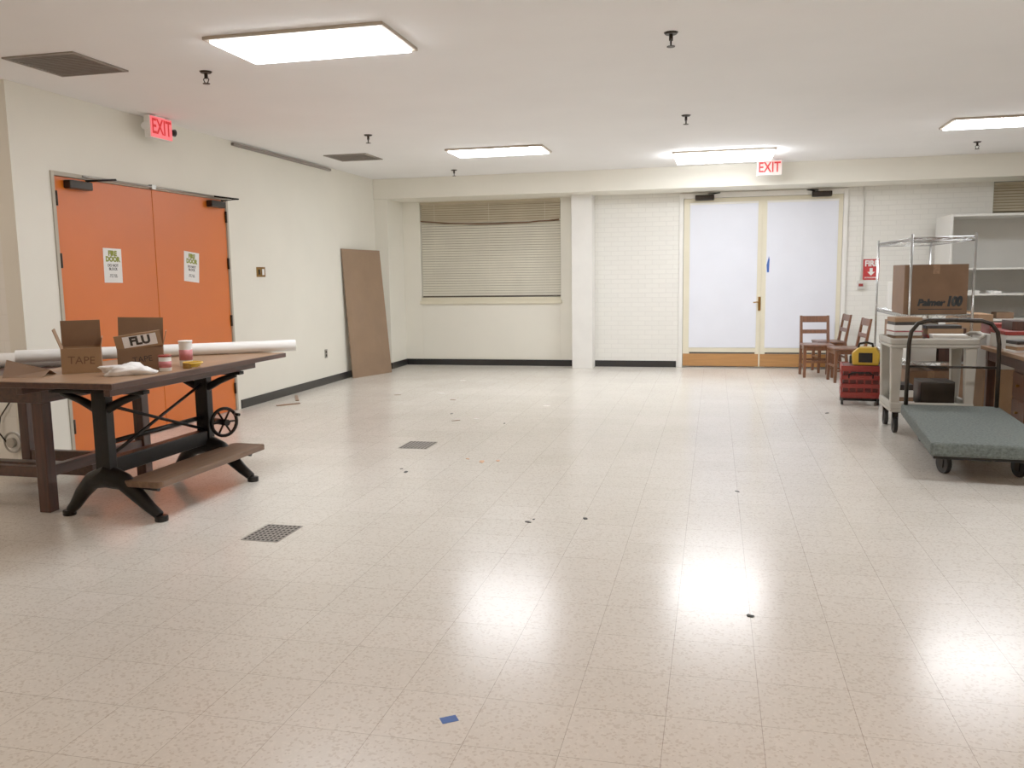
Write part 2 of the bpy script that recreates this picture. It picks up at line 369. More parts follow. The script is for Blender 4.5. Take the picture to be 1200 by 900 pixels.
# ------------------------------------------------------------------ ceiling fixtures
def clight(x0,x1,y0,y1,label,m=None,drop=.035):
    c=((x0+x1)/2,(y0+y1)/2); hx=(x1-x0)/2; hy=(y1-y0)/2
    e=thing("ceiling_light",label,"ceiling light",(c[0],c[1],ZC),group="fluorescent ceiling panels")
    f=.035
    part(e,"frame",P().box(-hx-f,hx+f,-hy-f,-hy,-.022,0).box(-hx-f,hx+f,hy,hy+f,-.022,0).box(-hx-f,-hx,-hy,hy,-.022,0).box(hx,hx+f,-hy,hy,-.022,0),M['lampframe'],.004)
    part(e,"diffuser",P().box(-hx,hx,-hy,hy,-drop,-.004),m or M['lamp'])
lab="lit rectangular fluorescent panel in thin frame recessed in plaster ceiling"
clight(-3.1,-1.97,5.02,5.58,lab); clight(-3.12,-2.0,10.05,10.58,lab)
clight(-.50,.68,11.20,11.78,"lit rectangular fluorescent panel with protruding lens near the dropped beam",None,.085)
clight(2.35,3.5,9.68,10.22,lab)
clight(2.35,3.5,4.7,5.25,lab)
fill_lab="added warm fill panel under the plaster ceiling, out of view"
clight(.2,1.6,-1.0,-.3,fill_lab,M['fillw']); clight(-6.9,-5.9,3.2,3.8,fill_lab,M['fillw2'])  # added fill panels, unseen: behind the camera and off frame left
def vent(cx,cy,label):
    e=thing("ceiling_vent",label,"air vent",(cx,cy,ZC),group="square ceiling vents")
    h=.28
    part(e,"frame",P().box(-h,h,-h,-h+.03,-.012,0).box(-h,h,h-.03,h,-.012,0).box(-h,-h+.03,-h+.03,h-.03,-.012,0).box(h-.03,h,-h+.03,h-.03,-.012,0),M['grille'],.002)
    p=P()
    for i in range(17):
        y=-h+.04+i*.0305; p.hexa([(-h+.03,y,-.012),(h-.03,y,-.012),(h-.03,y+.014,-.012),(-h+.03,y+.014,-.012),(-h+.03,y+.016,-.001),(h-.03,y+.016,-.001),(h-.03,y+.028,-.001),(-h+.03,y+.028,-.001)])
    part(e,"louvers",p,M['grille'])
    part(e,"duct_opening",P().box(-h+.03,h-.03,-h+.03,h-.03,-.0009,-.0001),M['middark'])
vent(-4.41,5.33,"square grey-brown louvered air vent in plaster ceiling")
vent(-4.44,10.3,"square grey-brown louvered air vent in plaster ceiling")
def sprinkler():
    e=thing("sprinkler_head","dark bronze pendant fire sprinkler head on the ceiling","sprinkler",(-3.63,5.8,ZC),group="ceiling sprinkler heads")
    part(e,"escutcheon",P().cyl((0,0,0),(0,0,-.012),.046,.036,n=20),M['dkmetal'])
    part(e,"body",P().cyl((0,0,-.012),(0,0,-.05),.013,n=10),M['dkmetal'])
    part(e,"frame_arms",P().tube([(-.008,0,-.04),(-.022,0,-.055),(-.012,0,-.078),(0,0,-.085)],.004,6).tube([(.008,0,-.04),(.022,0,-.055),(.012,0,-.078),(0,0,-.085)],.004,6),M['dkmetal'])
    part(e,"deflector",P().cyl((0,0,-.083),(0,0,-.088),.026,n=16),M['dkmetal'])
    return e
s0=sprinkler()
for (x,y) in ((-3.61,8.78),(-3.64,11.99),(-.29,5.72),(-.29,8.66),(3.03,11.5)): dup(s0,(x,y,ZC),random.uniform(0,3))

# ------------------------------------------------------------------ floor grates and debris
def grate(cx,cy,w_,d_):
    e=thing("floor_grate","grey metal grid floor grate set flush in the tiles","floor grate",(cx,cy,0),group="floor grates")
    part(e,"recess_shade",P().box(-w_/2,w_/2,-d_/2,d_/2,.0004,.0012),M['dark'])  # flat dark sheet, shade under the grid put into its colour
    p=P(); n=8
    for i in range(n+1):
        x=-w_/2+w_*i/n; p.box(x-.004,x+.004,-d_/2,d_/2,.0012,.003)
    m=8
    for i in range(m+1):
        y=-d_/2+d_*i/m; p.box(-w_/2,w_/2,y-.006,y+.006,.0012,.0032)
    part(e,"grid",p,M['grate'])
grate(-2.48,6.92,.25,.30); grate(-2.45,4.33,.22,.30)
def blob(name,x,y,r,m,label,cat,group=None,el=1.0):
    n=9; a0=random.uniform(0,6); pts=[]
    for i in range(n):
        a=2*math.pi*i/n; rr=r*random.uniform(.55,1.2); u=rr*math.cos(a); v=rr*math.sin(a)*el
        pts.append((u*math.cos(a0)-v*math.sin(a0),u*math.sin(a0)+v*math.cos(a0)))
    solo(name,P().prism(pts,0.0,.003,'xy'),m,label,cat,(x,y,0.0002),group=group)
for (x,y,r) in ((-1.05,4.81,.022),(-1.03,4.87,.013),(-.73,4.94,.022),(.17,5.76,.022),(.17,3.62,.020),(-2.23,5.93,.03),(-2.30,6.02,.018),(1.15,9.2,.03)):
    blob("debris_chip",x,y,r,M['rubber'],"small black rubbery chip lying on the tile floor","debris","black chips on the floor",.7)
for i,(x,y,r) in enumerate(((-2.52,8.19,.05),(-2.35,8.32,.035),(-2.7,8.6,.035),(-1.8,9.26,.05),(-3.0,9.6,.045),(-3.3,10.1,.05),(-2.0,8.1,.03),(-3.4,11.4,.05),(-3.8,9.9,.04))):
    blob("debris_scrap",x,y,r,[M['carddk'],M['paper'],M['dkmetal'],M['paper']][i%4],"thin flat scrap lying on the tile floor","debris","flat scraps on the floor",.35)
for (x,y,r) in ((-1.76,6.37,.05),(-1.90,6.45,.025),(-1.64,6.42,.03)):
    blob("rust_stain",x,y,r,M['rust'],"orange-brown stain on the tile floor","stain","orange stains on the floor",.5)
solo("blue_tape_piece",P().box(-.028,.028,-.02,.02,0,.001),M['blue'],"small square of blue tape stuck to the floor","tape",(-.83,2.54,.0002),.6)
solo("paint_stick",P().box(-.02,.02,-.22,.22,0,.01),M['board'],"thin wooden stick lying beside the baseboard","stick",(-4.93,9.45,.0005),.5,.002)
solo("paint_stick",P().box(-.02,.02,-.14,.14,0,.01),M['board'],"short wooden stick lying beside the baseboard","stick",(-4.78,8.95,.0005),-.7,.002)

# ------------------------------------------------------------------ leaning hardboard
a,b,c,d=[Vector(v) for v in [(-5.075,11.47,0.0),(-4.80,12.30,0.0),(-4.955,12.34,1.85),(-5.155,11.41,1.86)]]
nrm=(b-a).cross(d-a).normalized()*.012
if nrm.x<0: nrm=-nrm
hb=thing("hardboard_sheet","tall brown hardboard sheet leaning against the cream wall","board",(0,0,0))
part(hb,"sheet",P().hexa([a,b,b-nrm,a-nrm,d,c,c-nrm,d-nrm]),M['hard'],.001)
sm=(a+b+c+d)/4
part(hb,"dark_spot",P().cyl(sm+Vector((0,.02,-.05)),sm+nrm.normalized()*.004+Vector((0,.02,-.05)),.012,n=10),M['ink'])

# ------------------------------------------------------------------ drafting table
dt=thing("drafting_table","antique drafting table, worn wood top on black iron trestles with footrest","drafting table",(-3.6,4.95,0),-.02)
part(dt,"tabletop",P().box(-.50,.46,-.98,.88,.872,.902),M['board'],.004)
part(dt,"edge_trim",P().box(.46,.475,-.98,.88,.868,.900).box(-.50,.475,-.992,-.98,.868,.900),M['walnuty'],.003)
part(dt,"apron",P().box(.26,.30,-.80,.74,.80,.872).box(-.34,-.30,-.80,.74,.80,.872),M['walnuty'],.003)
for y in (-.51,.52):
    t=P()
    t.tube([(-.29,y,.032),(-.25,y,.07),(-.19,y,.15),(-.11,y,.23),(0,y,.265),(.12,y,.23),(.21,y,.15),(.29,y,.08),(.355,y,.032)],[.03,.036,.046,.056,.075,.056,.046,.036,.03],12,flat=1.0)
    t.cyl((-.30,y,0),(-.30,y,.035),.040,n=14).cyl((.365,y,0),(.365,y,.035),.040,n=14)
    t.box(-.05,.05,y-.035,y+.035,.24,.79)
    t.tube([(-.29,y,.775),(-.15,y,.73),(0,y,.66),(.14,y,.73),(.27,y,.775)],[.020,.026,.036,.026,.020],8)
    t.box(-.36,.32,y-.03,y+.03,.775,.80)
    part(dt,"trestle",t,M['black'],.005)
part(dt,"stretcher",P().box(-.04,.04,-.475,.485,.27,.37),M['black'],.006)
part(dt,"cross_brace",P().cyl((0,-.475,.70),(0,.485,.38),.011,n=8).cyl((0,-.475,.38),(0,.485,.70),.011,n=8),M['black'])
part(dt,"shaft",P().cyl((-.02,-.5,.46),(-.02,.52,.46),.016,n=10),M['black'])
hw=P().ring((.13,.56,.42),(1,-.5,0),.10,.013)
for k in range(6):
    a_=k*math.pi/3; dd=Vector((.447,.894,0))*math.cos(a_)*.10; hw.cyl((.13,.56,.42),(.13+dd.x,.56+dd.y,.42+.10*math.sin(a_)),.008,n=6)
hw.cyl((.02,.60,.42),(.17,.54,.42),.024,n=12)
hw.cyl((.18,.62,.47),(.23,.60,.47),.012,n=8)
part(dt,"handwheel",hw,M['black'])
fp=[]
for (cx,cy,a0) in ((.37,.62,0),(.17,.62,90),(.17,-.52,180),(.37,-.52,270)):
    for k in range(5):
        a_=math.radians(a0+k*22.5); fp.append((cx+.035*math.cos(a_),cy+.035*math.sin(a_)))
part(dt,"footrest",P().prism(fp,.212,.250,'xy'),M['foot'],.005)
part(dt,"footrest_bracket",P().tube([(.0,-.51,.30),(.12,-.51,.22),(.36,-.51,.20)],.018,8),M['black'])
part(dt,"footrest_bracket",P().tube([(.0,.52,.30),(.12,.52,.22),(.36,.52,.20)],.018,8),M['black'])

t2=thing("wooden_table","heavy dark walnut table with square legs behind the drafting table","table",(-4.58,5.03,0),0)
part(t2,"tabletop",P().box(-.60,.55,-.60,.50,.80,.835),M['walnuty'],.004)
part(t2,"apron",P().box(-.55,.52,-.57,-.545,.70,.80).box(.495,.52,-.55,.46,.70,.80).box(-.55,.52,.44,.465,.70,.80),M['walnuty'],.003)
for (x,y) in ((.475,-.53),(-.53,-.53),(.475,.42),(-.53,.42)):
    part(t2,"leg",P().box(x-.04,x+.04,y-.04,y+.04,.0,.70),M['walnut'],.005)
part(t2,"stretcher",P().box(-.49,.435,-.55,-.50,.22,.29).box(-.49,.435,.39,.44,.10,.18).box(.45,.50,-.49,.38,.22,.29).box(-.49,.44,-.08,-.0,.12,.20),M['walnuty'],.004)

# ------------------------------------------------------------------ objects on the drafting table
ZT=.9025
def open_box(name,label,loc,rz,w_,d_,h_,m,flaps):
    e=thing(name,label,"cardboard box",loc,rz); t=.005; fl=[]
    part(e,"body",P().box(-w_/2,w_/2,-d_/2,d_/2,0,t).box(-w_/2,w_/2,-d_/2,-d_/2+t,t,h_).box(-w_/2,w_/2,d_/2-t,d_/2,t,h_).box(-w_/2,-w_/2+t,-d_/2+t,d_/2-t,t,h_).box(w_/2-t,w_/2,-d_/2+t,d_/2-t,t,h_),m,.001)
    for (side,ang,ln,mm,skew) in flaps:
        ang=math.radians(ang); K=Matrix.Rotation(skew,4,'Y') if side in 'bf' else Matrix.Identity(4)
        if side=='b': Mx=Matrix.Translation((0,d_/2-t/2,h_))@Matrix.Rotation(-ang,4,'X')@K; p=P().box(-w_/2,w_/2,-t/2,t/2,0,ln)
        if side=='f': Mx=Matrix.Translation((0,-d_/2+t/2,h_))@Matrix.Rotation(ang,4,'X')@K; p=P().box(-w_/2,w_/2,-t/2,t/2,0,ln)
        if side=='l': Mx=Matrix.Translation((-w_/2+t/2,0,h_))@Matrix.Rotation(-ang,4,'Y'); p=P().box(-t/2,t/2,-d_/2,d_/2,0,ln)
        if side=='r': Mx=Matrix.Translation((w_/2-t/2,0,h_))@Matrix.Rotation(ang,4,'Y'); p=P().box(-t/2,t/2,-d_/2,d_/2,0,ln)
        o=part(e,"flap",p,mm); o.matrix_local=Mx; fl.append(o)
    return e,fl
rzc=.66
bA,fA=open_box("cardboard_box","open brown cardboard box marked TAPE on the drafting table",(-3.76,4.48,ZT),rzc,.22,.20,.15,M['card'],(('b',-3,.16,M['carddk'],0),('l',18,.12,M['card'],0),('r',10,.06,M['card'],0)))
text(bA,"handwriting","TAPE",.065,(.0,-.1015,.075),(math.pi/2,.05,0),M['penink'],0,sx=1.0)
bB,fB=open_box("cardboard_box","second open cardboard box with tilted printed flap marked TAPE",(-3.45,4.62,ZT),rzc-.06,.26,.17,.14,M['carddk'],(('b',2,.18,M['carddk'],.04),('r',14,.10,M['card'],0),('f',22,.10,M['card'],-.14)))
text(bB,"handwriting","TAPE",.05,(.01,-.0865,.070),(math.pi/2,-.10,0),M['ink'],0)
lab_=part(fB[2],"printed_label",P().box(-.085,.105,-.0045,-.0027,.015,.088),M['bag'])
text(lab_,"marking","FLU",.075,(.01,-.0055,.052),FRONT,M['ink'],.004,sx=.95)
p=P().poly([(-.12,-.06,0),(.10,-.06,0),(.10,.06,.03),(-.12,.02,.10)]).poly([(.10,.06,.03),(-.12,.02,.10),(-.02,.10,0),(.12,.10,0)])
solo("kraft_paper_fold",p,M['carddk'],"folded brown paper piece beside the cardboard boxes","paper",(-3.90,4.20,ZT),.4)
def lump(r,sx,sy,sz,seed,amp=.25):
    p=P(); bmesh.ops.create_icosphere(p.bm,subdivisions=4,radius=r)
    for v in p.bm.verts:
        q=v.co*(1.08/r)
        k=1+amp*noise.noise(q+Vector((seed,0,0)))*2+amp*.5*abs(noise.noise(q*3+Vector((seed,5,0))))*2
        v.co=Vector((v.co.x*sx*k,v.co.y*sy*k,max(-.6*r*sz,v.co.z*sz*k)))
    zmin=min(v.co.z for v in p.bm.verts)
    for v in p.bm.verts: v.co.z-=zmin
    for f in p.bm.faces: f.smooth=True
    return p
solo("plastic_bag",lump(.07,1.7,.8,.6,3,.35),M['bag'],"crumpled white plastic bag on the drafting table edge","plastic bag",(-3.34,4.35,ZT),.66)
def can(name,label,loc,r,h_,m,lidm,cat="tub"):
    e=thing(name,label,cat,loc)
    part(e,"body",P().cyl((0,0,0),(0,0,h_),r,n=24),m,.002)
    part(e,"label_band",P().cyl((0,0,h_*.25),(0,0,h_*.7),r+.001,n=24),M['pink'])
    part(e,"lid",P().cyl((0,0,h_),(0,0,h_+.012),r+.003,n=24),lidm,.002)
can("plastic_tub","small white tub with pink label on the drafting table",(-3.25,4.57,ZT),.036,.085,M['paper'],M['red'])
can("plastic_bottle","white cylindrical container standing among the boxes",(-3.30,4.86,ZT),.04,.15,M['bag'],M['paper'],"bottle")
e=thing("rope_coil","small coil of yellow cord on the drafting table","cord",(-3.19,4.76,ZT))
p=P()
for i in range(4): p.ring((random.uniform(-.015,.015),random.uniform(-.02,.02),.008+.008*i),(random.uniform(-.1,.1),random.uniform(-.1,.1),1),.035+.007*i,.006,20,6)
part(e,"coil",p,M['yellow'])
part(e,"wrap",P().box(-.02,.02,-.075,-.035,0,.035),M['brass'],.004)
def roll(A,B,r,z,label):
    e=thing("paper_roll",label,"paper roll",(0,0,0)); Z_=Vector((0,0,z+r)); dv=(B-A).normalized()
    p=P().tube([A+Z_,B+Z_],r,24,cap=False)
    p.tube([A+Z_+dv*.003,B+Z_-dv*.003],r-.006,24,cap=False)
    part(e,"rolled_sheet",p,M['paper'])
    part(e,"core",P().tube([A+Z_+dv*.01,B+Z_-dv*.01],r-.018,20,cap=False).tube([A+Z_+dv*.02,B+Z_-dv*.02],r-.007,20),M['laminate'])
roll(Vector((-4.64,4.90,0)),Vector((-3.09,5.94,0)),.043,ZT+.001,"long white paper roll lying across the drafting table")
roll(Vector((-5.15,5.145,0)),Vector((-4.57,5.34,0)),.053,.836,"shorter thick white paper roll on the walnut table")

# ------------------------------------------------------------------ chairs
def chair():
    e=thing("wooden_chair","brown wooden side chair with open slat back","chair",(1.39,12.47,0),.05,group="wooden chairs by the back doors")
    part(e,"seat",P().box(-.205,.205,-.20,.20,.425,.452),M['chair'],.01)
    part(e,"apron",P().box(-.18,.18,-.18,-.16,.37,.425).box(-.18,.18,.15,.17,.37,.425).box(-.18,-.16,-.16,.15,.37,.425).box(.16,.18,-.16,.15,.37,.425),M['chair'],.003)
    for x in (-.18,.18):
        part(e,"leg",P().hexa([(x-.018,-.195,0),(x+.018,-.195,0),(x+.018,-.16,0),(x-.018,-.16,0),(x-.023,-.19,.425),(x+.023,-.19,.425),(x+.023,-.145,.425),(x-.023,-.145,.425)]),M['chair'],.003)
        part(e,"leg",P().hexa([(x-.018,.205,0),(x+.018,.205,0),(x+.018,.245,0),(x-.018,.245,0),(x-.021,.16,.43),(x+.021,.16,.43),(x+.021,.20,.43),(x-.021,.20,.43)]),M['chair'],.003)
    b=P()
    for x in (-.18,.18):
        b.hexa([(x-.021,.16,.43),(x+.021,.16,.43),(x+.021,.20,.43),(x-.021,.20,.43),(x-.018,.235,.83),(x+.018,.235,.83),(x+.018,.262,.83),(x-.018,.262,.83)])
    b.hexa([(-.165,.225,.735),(.165,.225,.735),(.165,.245,.735),(-.165,.245,.735),(-.165,.238,.825),(.165,.238,.825),(.165,.258,.825),(-.165,.258,.825)])
    b.hexa([(-.165,.195,.58),(.165,.195,.58),(.165,.215,.58),(-.165,.215,.58),(-.165,.203,.635),(.165,.203,.635),(.165,.223,.635),(-.165,.223,.635)])
    part(e,"backrest",b,M['chair'],.004)
    part(e,"stretcher",P().box(-.17,.17,-.185,-.17,.20,.23).box(-.185,-.17,-.17,.2,.14,.165).box(.17,.185,-.17,.2,.14,.165).box(-.17,.17,.205,.22,.2,.23),M['chair'],.002)
    return e
ch=chair()
dup(ch,(1.62,13.06,0),-math.pi/2+.12,"brown wooden chair turned sideways between two others")
dup(ch,(1.70,11.93,0),-math.pi/2+.12,"brown wooden chair turned sideways near wire rack")

def caster(par,x,y,r,ztop,m=None,rz=0):
    Mx=Matrix.Translation((x,y,0))@Matrix.Rotation(rz,4,'Z')
    p=P().box(-.035,.035,-.03,.03,ztop-.006,ztop,Mx)
    p.box(-.024,-.019,-.015,.035,r*.6,ztop-.006,Mx).box(.019,.024,-.015,.035,r*.6,ztop-.006,Mx).box(-.024,.024,-.015,.03,2*r+.004,ztop-.006,Mx)
    c=part(par,"caster",p,M['dkmetal'])
    part(c,"wheel",P().cyl(Mx@Vector((-.018,.01,r)),Mx@Vector((.018,.01,r)),r,n=24),m or M['rubber'],.004)

# ------------------------------------------------------------------ grey utility cart
ct=thing("utility_cart","light grey plastic two-shelf utility cart on black casters","cart",(1.88,8.38,0),0)
def tray(x,y,z0,z1,fl=.03,t=.03):
    return P().box(-x,x,-y,y,z0,z0+fl).box(-x,x,-y,-y+t,z0+fl,z1).box(-x,x,y-t,y,z0+fl,z1).box(-x,-x+t,-y+t,y-t,z0+fl,z1).box(x-t,x,-y+t,y-t,z0+fl,z1)
part(ct,"top_tray",tray(.36,.29,.765,.85),M['greyplastic'],.012)
part(ct,"bottom_tray",tray(.34,.27,.19,.28),M['greyplastic'],.012)
for (x,y) in ((-.30,-.23),(.30,-.23),(-.30,.23),(.30,.23)):
    part(ct,"leg",P().hexa([(x-.034,y-.03,.21),(x+.034,y-.03,.21),(x+.034,y+.03,.21),(x-.034,y+.03,.21),(x-.05,y-.04,.77),(x+.05,y-.04,.77),(x+.05,y+.04,.77),(x-.05,y+.04,.77)]),M['greyplastic'],.010)
    caster(ct,x*.95,y*.95,.07,.19)
part(ct,"push_handle",P().tube([(.34,-.22,.83),(.41,-.20,.87),(.42,0,.88),(.41,.20,.87),(.34,.22,.83)],.016,10),M['greyplastic'])

# ------------------------------------------------------------------ platform truck
pt=thing("platform_truck","low platform truck with grey-green carpeted deck and dark hoop handle","hand truck",(1.91,7.08,0),-.09)
part(pt,"deck",P().box(-.385,.385,-.91,.90,.19,.285),M['carpet'],.018)
part(pt,"deck_frame",P().box(-.36,.36,-.87,.87,.165,.19),M['black'],.004)
hp=[(-.35,.85,.26),(-.35,.85,.5),(-.345,.855,.82),(-.33,.86,.92),(-.28,.86,.99),(-.20,.86,1.015),(0,.86,1.02),(.20,.86,1.015),(.28,.86,.99),(.33,.86,.92),(.345,.855,.82),(.35,.85,.5),(.35,.85,.26)]
part(pt,"hoop_handle",P().tube(hp,.018,12),M['dkmetal'])
part(pt,"cross_bar",P().cyl((-.345,.852,.62),(.345,.852,.62),.010,n=8),M['dkmetal'])
for (x,y) in ((-.24,-.56),(.24,-.56),(-.24,.66),(.24,.66)): caster(pt,x,y,.075,.165,rz=.4 if y<0 else 0)

# ------------------------------------------------------------------ wire rack
wr=thing("wire_rack","tall chrome wire shelving rack loaded with boxes","shelving rack",(2.13,9.9,0),0)
RW,RL=.28,.88
for (x,y) in ((-RW,-RL),(RW,-RL),(-RW,RL),(RW,RL)):
    part(wr,"post",P().cyl((x,y,.02),(x,y,1.79),.0125,n=10).cyl((x,y,0),(x,y,.03),.018,n=10),M['chrome'])
def wshelf(z):
    p=P()
    for s_ in (-1,1):
        p.cyl((s_*RW,-RL,z),(s_*RW,RL,z),.005,n=5).cyl((s_*RW,-RL,z-.035),(s_*RW,RL,z-.035),.005,n=5)
        p.cyl((-RW,s_*RL,z),(RW,s_*RL,z),.005,n=5).cyl((-RW,s_*RL,z-.035),(RW,s_*RL,z-.035),.005,n=5)
        p.tube([(s_*RW,-RL+i*RL*2/36,z if i%2 else z-.035) for i in range(37)],.003,4)
        p.tube([(-RW+i*RW*2/12,s_*RL,z if i%2 else z-.035) for i in range(13)],.003,4)
    for i in range(1,60): y=-RL+i*2*RL/60; p.tube([(-RW,y,z+.004),(RW,y,z+.004)],.0025,4)
    for x in (-.12,.12): p.cyl((x,-RL,z-.002),(x,RL,z-.002),.004,n=5)
    return p
for z in (.16,.55,1.01,1.755): part(wr,"wire_shelf",wshelf(z),M['chrome'])
SH=1.0175
def carton(name,label,x0,x1,y0,y1,z0,z1,m=None,tape=True,rz=0):
    e=thing(name,label,"box",((x0+x1)/2,(y0+y1)/2,z0),rz); hx=(x1-x0)/2; hy=(y1-y0)/2; h_=z1-z0
    m=m or M['card']
    part(e,"body",P().box(-hx,hx,-hy,hy,0,h_-.004),m,.004)
    part(e,"flap",P().box(-hx,-.002,-hy,hy,h_-.004,h_),m,.001)
    part(e,"flap",P().box(.002,hx,-hy,hy,h_-.004,h_),m,.001)
    if tape: part(e,"packing_tape",P().box(-.03,.03,-hy-.001,hy,h_,h_+.001).box(-.03,.03,-hy-.0015,-hy-.0003,h_-.09,h_),M['board'])
    return e
pb=carton("cardboard_carton","large brown cardboard carton printed with black lettering on wire rack",1.80,2.37,9.05,9.62,SH,SH+.48,M['carddk'])
text(pb,"printed_name","Palmer",.085,(-.04,-.2865,.11),FRONT,M['green_ink'],.006,shear=.2)
text(pb,"printed_number","100",.12,(.165,-.2865,.12),FRONT,M['green_ink'],.010,sx=.75,shear=.2)
part(pb,"printed_line",P().box(-.15,.24,-.2865,-.285,.045,.053),M['green_ink'])
carton("cardboard_carton","white and brown carton behind the printed carton",1.88,2.32,9.75,10.3,SH,SH+.30,M['laminate'])
carton("cardboard_carton","flat pale carton on the middle wire shelf",1.87,2.12,9.06,9.66,.557,.92,M['laminate'])
carton("cardboard_carton","dark brown carton on the middle wire shelf",2.14,2.38,9.06,9.5,.557,.88,M['walnut'])
carton("cardboard_carton","dark carton on the middle wire shelf",1.88,2.3,9.8,10.4,.557,.90,M['carddk'])
carton("cardboard_carton","brown carton on the bottom wire shelf",1.87,2.3,9.08,9.6,.167,.46,M['carddk'])
carton("cardboard_carton","white carton on the bottom wire shelf",1.9,2.36,9.75,10.3,.167,.42,M['laminate'])

def stack(name,label,cat,loc,w_,d_,ths,ms,rz=0):
    e=thing(name,label,cat,loc,rz); z=0
    for i,t in enumerate(ths):
        ox=random.uniform(-.012,.012); oy=random.uniform(-.012,.012)
        part(e,"sheet_bundle",P().box(-w_/2+ox,w_/2+ox,-d_/2+oy,d_/2+oy,z,z+t),ms[i%len(ms)],.002); z+=t
stack("paper_stack","stack of white and pink papers on the grey cart","papers",(1.71,8.50,.7955),.24,.22,[.03,.03,.03,.015,.05,.03,.04],[M['paper'],M['carddk'],M['laminate'],M['pink'],M['paper'],M['ink'],M['card']],.12)
stack("paper_stack","low stack of white sheets on the grey cart","papers",(2.02,8.27,.7955),.28,.20,[.03,.03,.02],[M['paper'],M['laminate']],-.06)
stack("book_stack","stack of dark and red books on the grey cart","books",(2.02,8.50,.7955),.30,.18,[.04,.03,.05,.03],[M['walnut'],M['red'],M['card'],M['ink']],.05)
carton("storage_box","dark grey storage box on the cart's lower tray",1.82,2.10,8.26,8.56,.2205,.45,M['dkmetal'],False)
stack("book_stack","stack of white boxes and books on the cart's lower tray","books",(1.70,8.38,.2205),.12,.25,[.05,.04,.06,.05],[M['paper'],M['carddk'],M['laminate'],M['ink']])

# ------------------------------------------------------------------ red crate + tool
rc=thing("rolling_crate","red plastic rolling crate with dark wheels on the floor","rolling crate",(1.57,9.97,0),-.1)
cp=P().box(-.19,.19,-.2,.2,.08,.10)
for z in (.10,.19,.28,.37):
    h_=.045 if z<.37 else .06
    cp.box(-.2,.2,-.21,-.19,z,z+h_).box(-.2,.2,.19,.21,z,z+h_).box(-.2,-.18,-.19,.19,z,z+h_).box(.18,.2,-.19,.19,z,z+h_)
for i in range(6):
    x=-.19+i*.076; cp.box(x-.008,x+.008,-.205,-.195,.08,.43).box(x-.008,x+.008,.195,.205,.08,.43)
    y=-.19+i*.076; cp.box(-.198,-.188,y-.008,y+.008,.08,.43).box(.188,.198,y-.008,y+.008,.08,.43)
part(rc,"crate_body",cp,M['red'],.003)
for x in (-.18,.18):
    for y in (-.16,.16): part(rc,"wheel",P().cyl((x-.012,y,.05),(x+.012,y,.05),.05,n=20),M['rubber'],.004)
part(rc,"axle",P().box(-.17,.17,-.17,-.15,.045,.08).box(-.17,.17,.15,.17,.045,.08),M['black'])
part(rc,"crate_liner",P().box(-.175,.175,-.185,.185,.10,.425),M['dkred'])
part(rc,"handle",P().tube([(-.12,-.215,.30),(-.12,-.235,.34),(-.08,-.24,.36),(.08,-.24,.36),(.12,-.235,.34),(.12,-.215,.30)],.009,8),M['black'])
yt=thing("power_tool_case","yellow and black portable work tool on top of red crate","power tool",(1.62,9.93,.4315),-.2)
part(yt,"housing",P().prism([(-.13,0),(.13,0),(.15,.12),(.10,.19),(-.07,.19),(-.14,.13)],-.10,.10),M['yellow'],.012)
part(yt,"front_panel",P().prism([(-.07,.03),(.07,.03),(.07,.135),(-.07,.135)],-.106,-.098),M['black'],.003)
part(yt,"handle",P().tube([(-.08,0,.18),(-.07,0,.225),(0,0,.24),(.06,0,.225),(.07,0,.18)],.014,8),M['black'])
part(yt,"end_cap",P().box(.12,.165,-.07,.07,.01,.10).box(-.165,-.12,-.07,.07,.01,.10),M['rubber'],.008)

# ------------------------------------------------------------------ white shelf unit
ws=thing("white_bookshelf","tall open white laminate bookshelf against painted brick wall","bookshelf",(2.97,12.25,0),0)
W_=1.5; Dp=.8; H_=2.15
part(ws,"side_panel",P().box(0,.025,0,Dp,0,H_),M['laminate'],.002)
part(ws,"side_panel",P().box(W_-.025,W_,0,Dp,0,H_),M['laminate'],.002)
part(ws,"back_panel",P().box(.025,W_-.025,Dp-.01,Dp,0,H_),M['laminate'])
part(ws,"top_panel",P().box(.025,W_-.025,0,Dp-.01,H_-.03,H_),M['laminate'],.002)
for z in (.05,.44,.80,1.13,1.46): part(ws,"shelf_board",P().box(.025,W_-.025,0,Dp-.012,z-.025,z),M['laminate'],.002)
cols=[M['card'],M['paper'],M['carddk'],M['laminate'],M['paper'],M['card'],M['carddk']]
for i,(x,z,w_,h_) in enumerate(((3.08,.8005,.2,.10),(3.36,.8005,.16,.06),(3.58,.8005,.2,.08),(3.2,1.1305,.16,.04),(3.5,1.1305,.12,.03),(3.1,.4405,.25,.2),(3.4,.4405,.3,.22))):
    carton("storage_box","small muted box on the white bookshelf",x,x+w_,12.3,12.55,z,z+h_,cols[i],False)

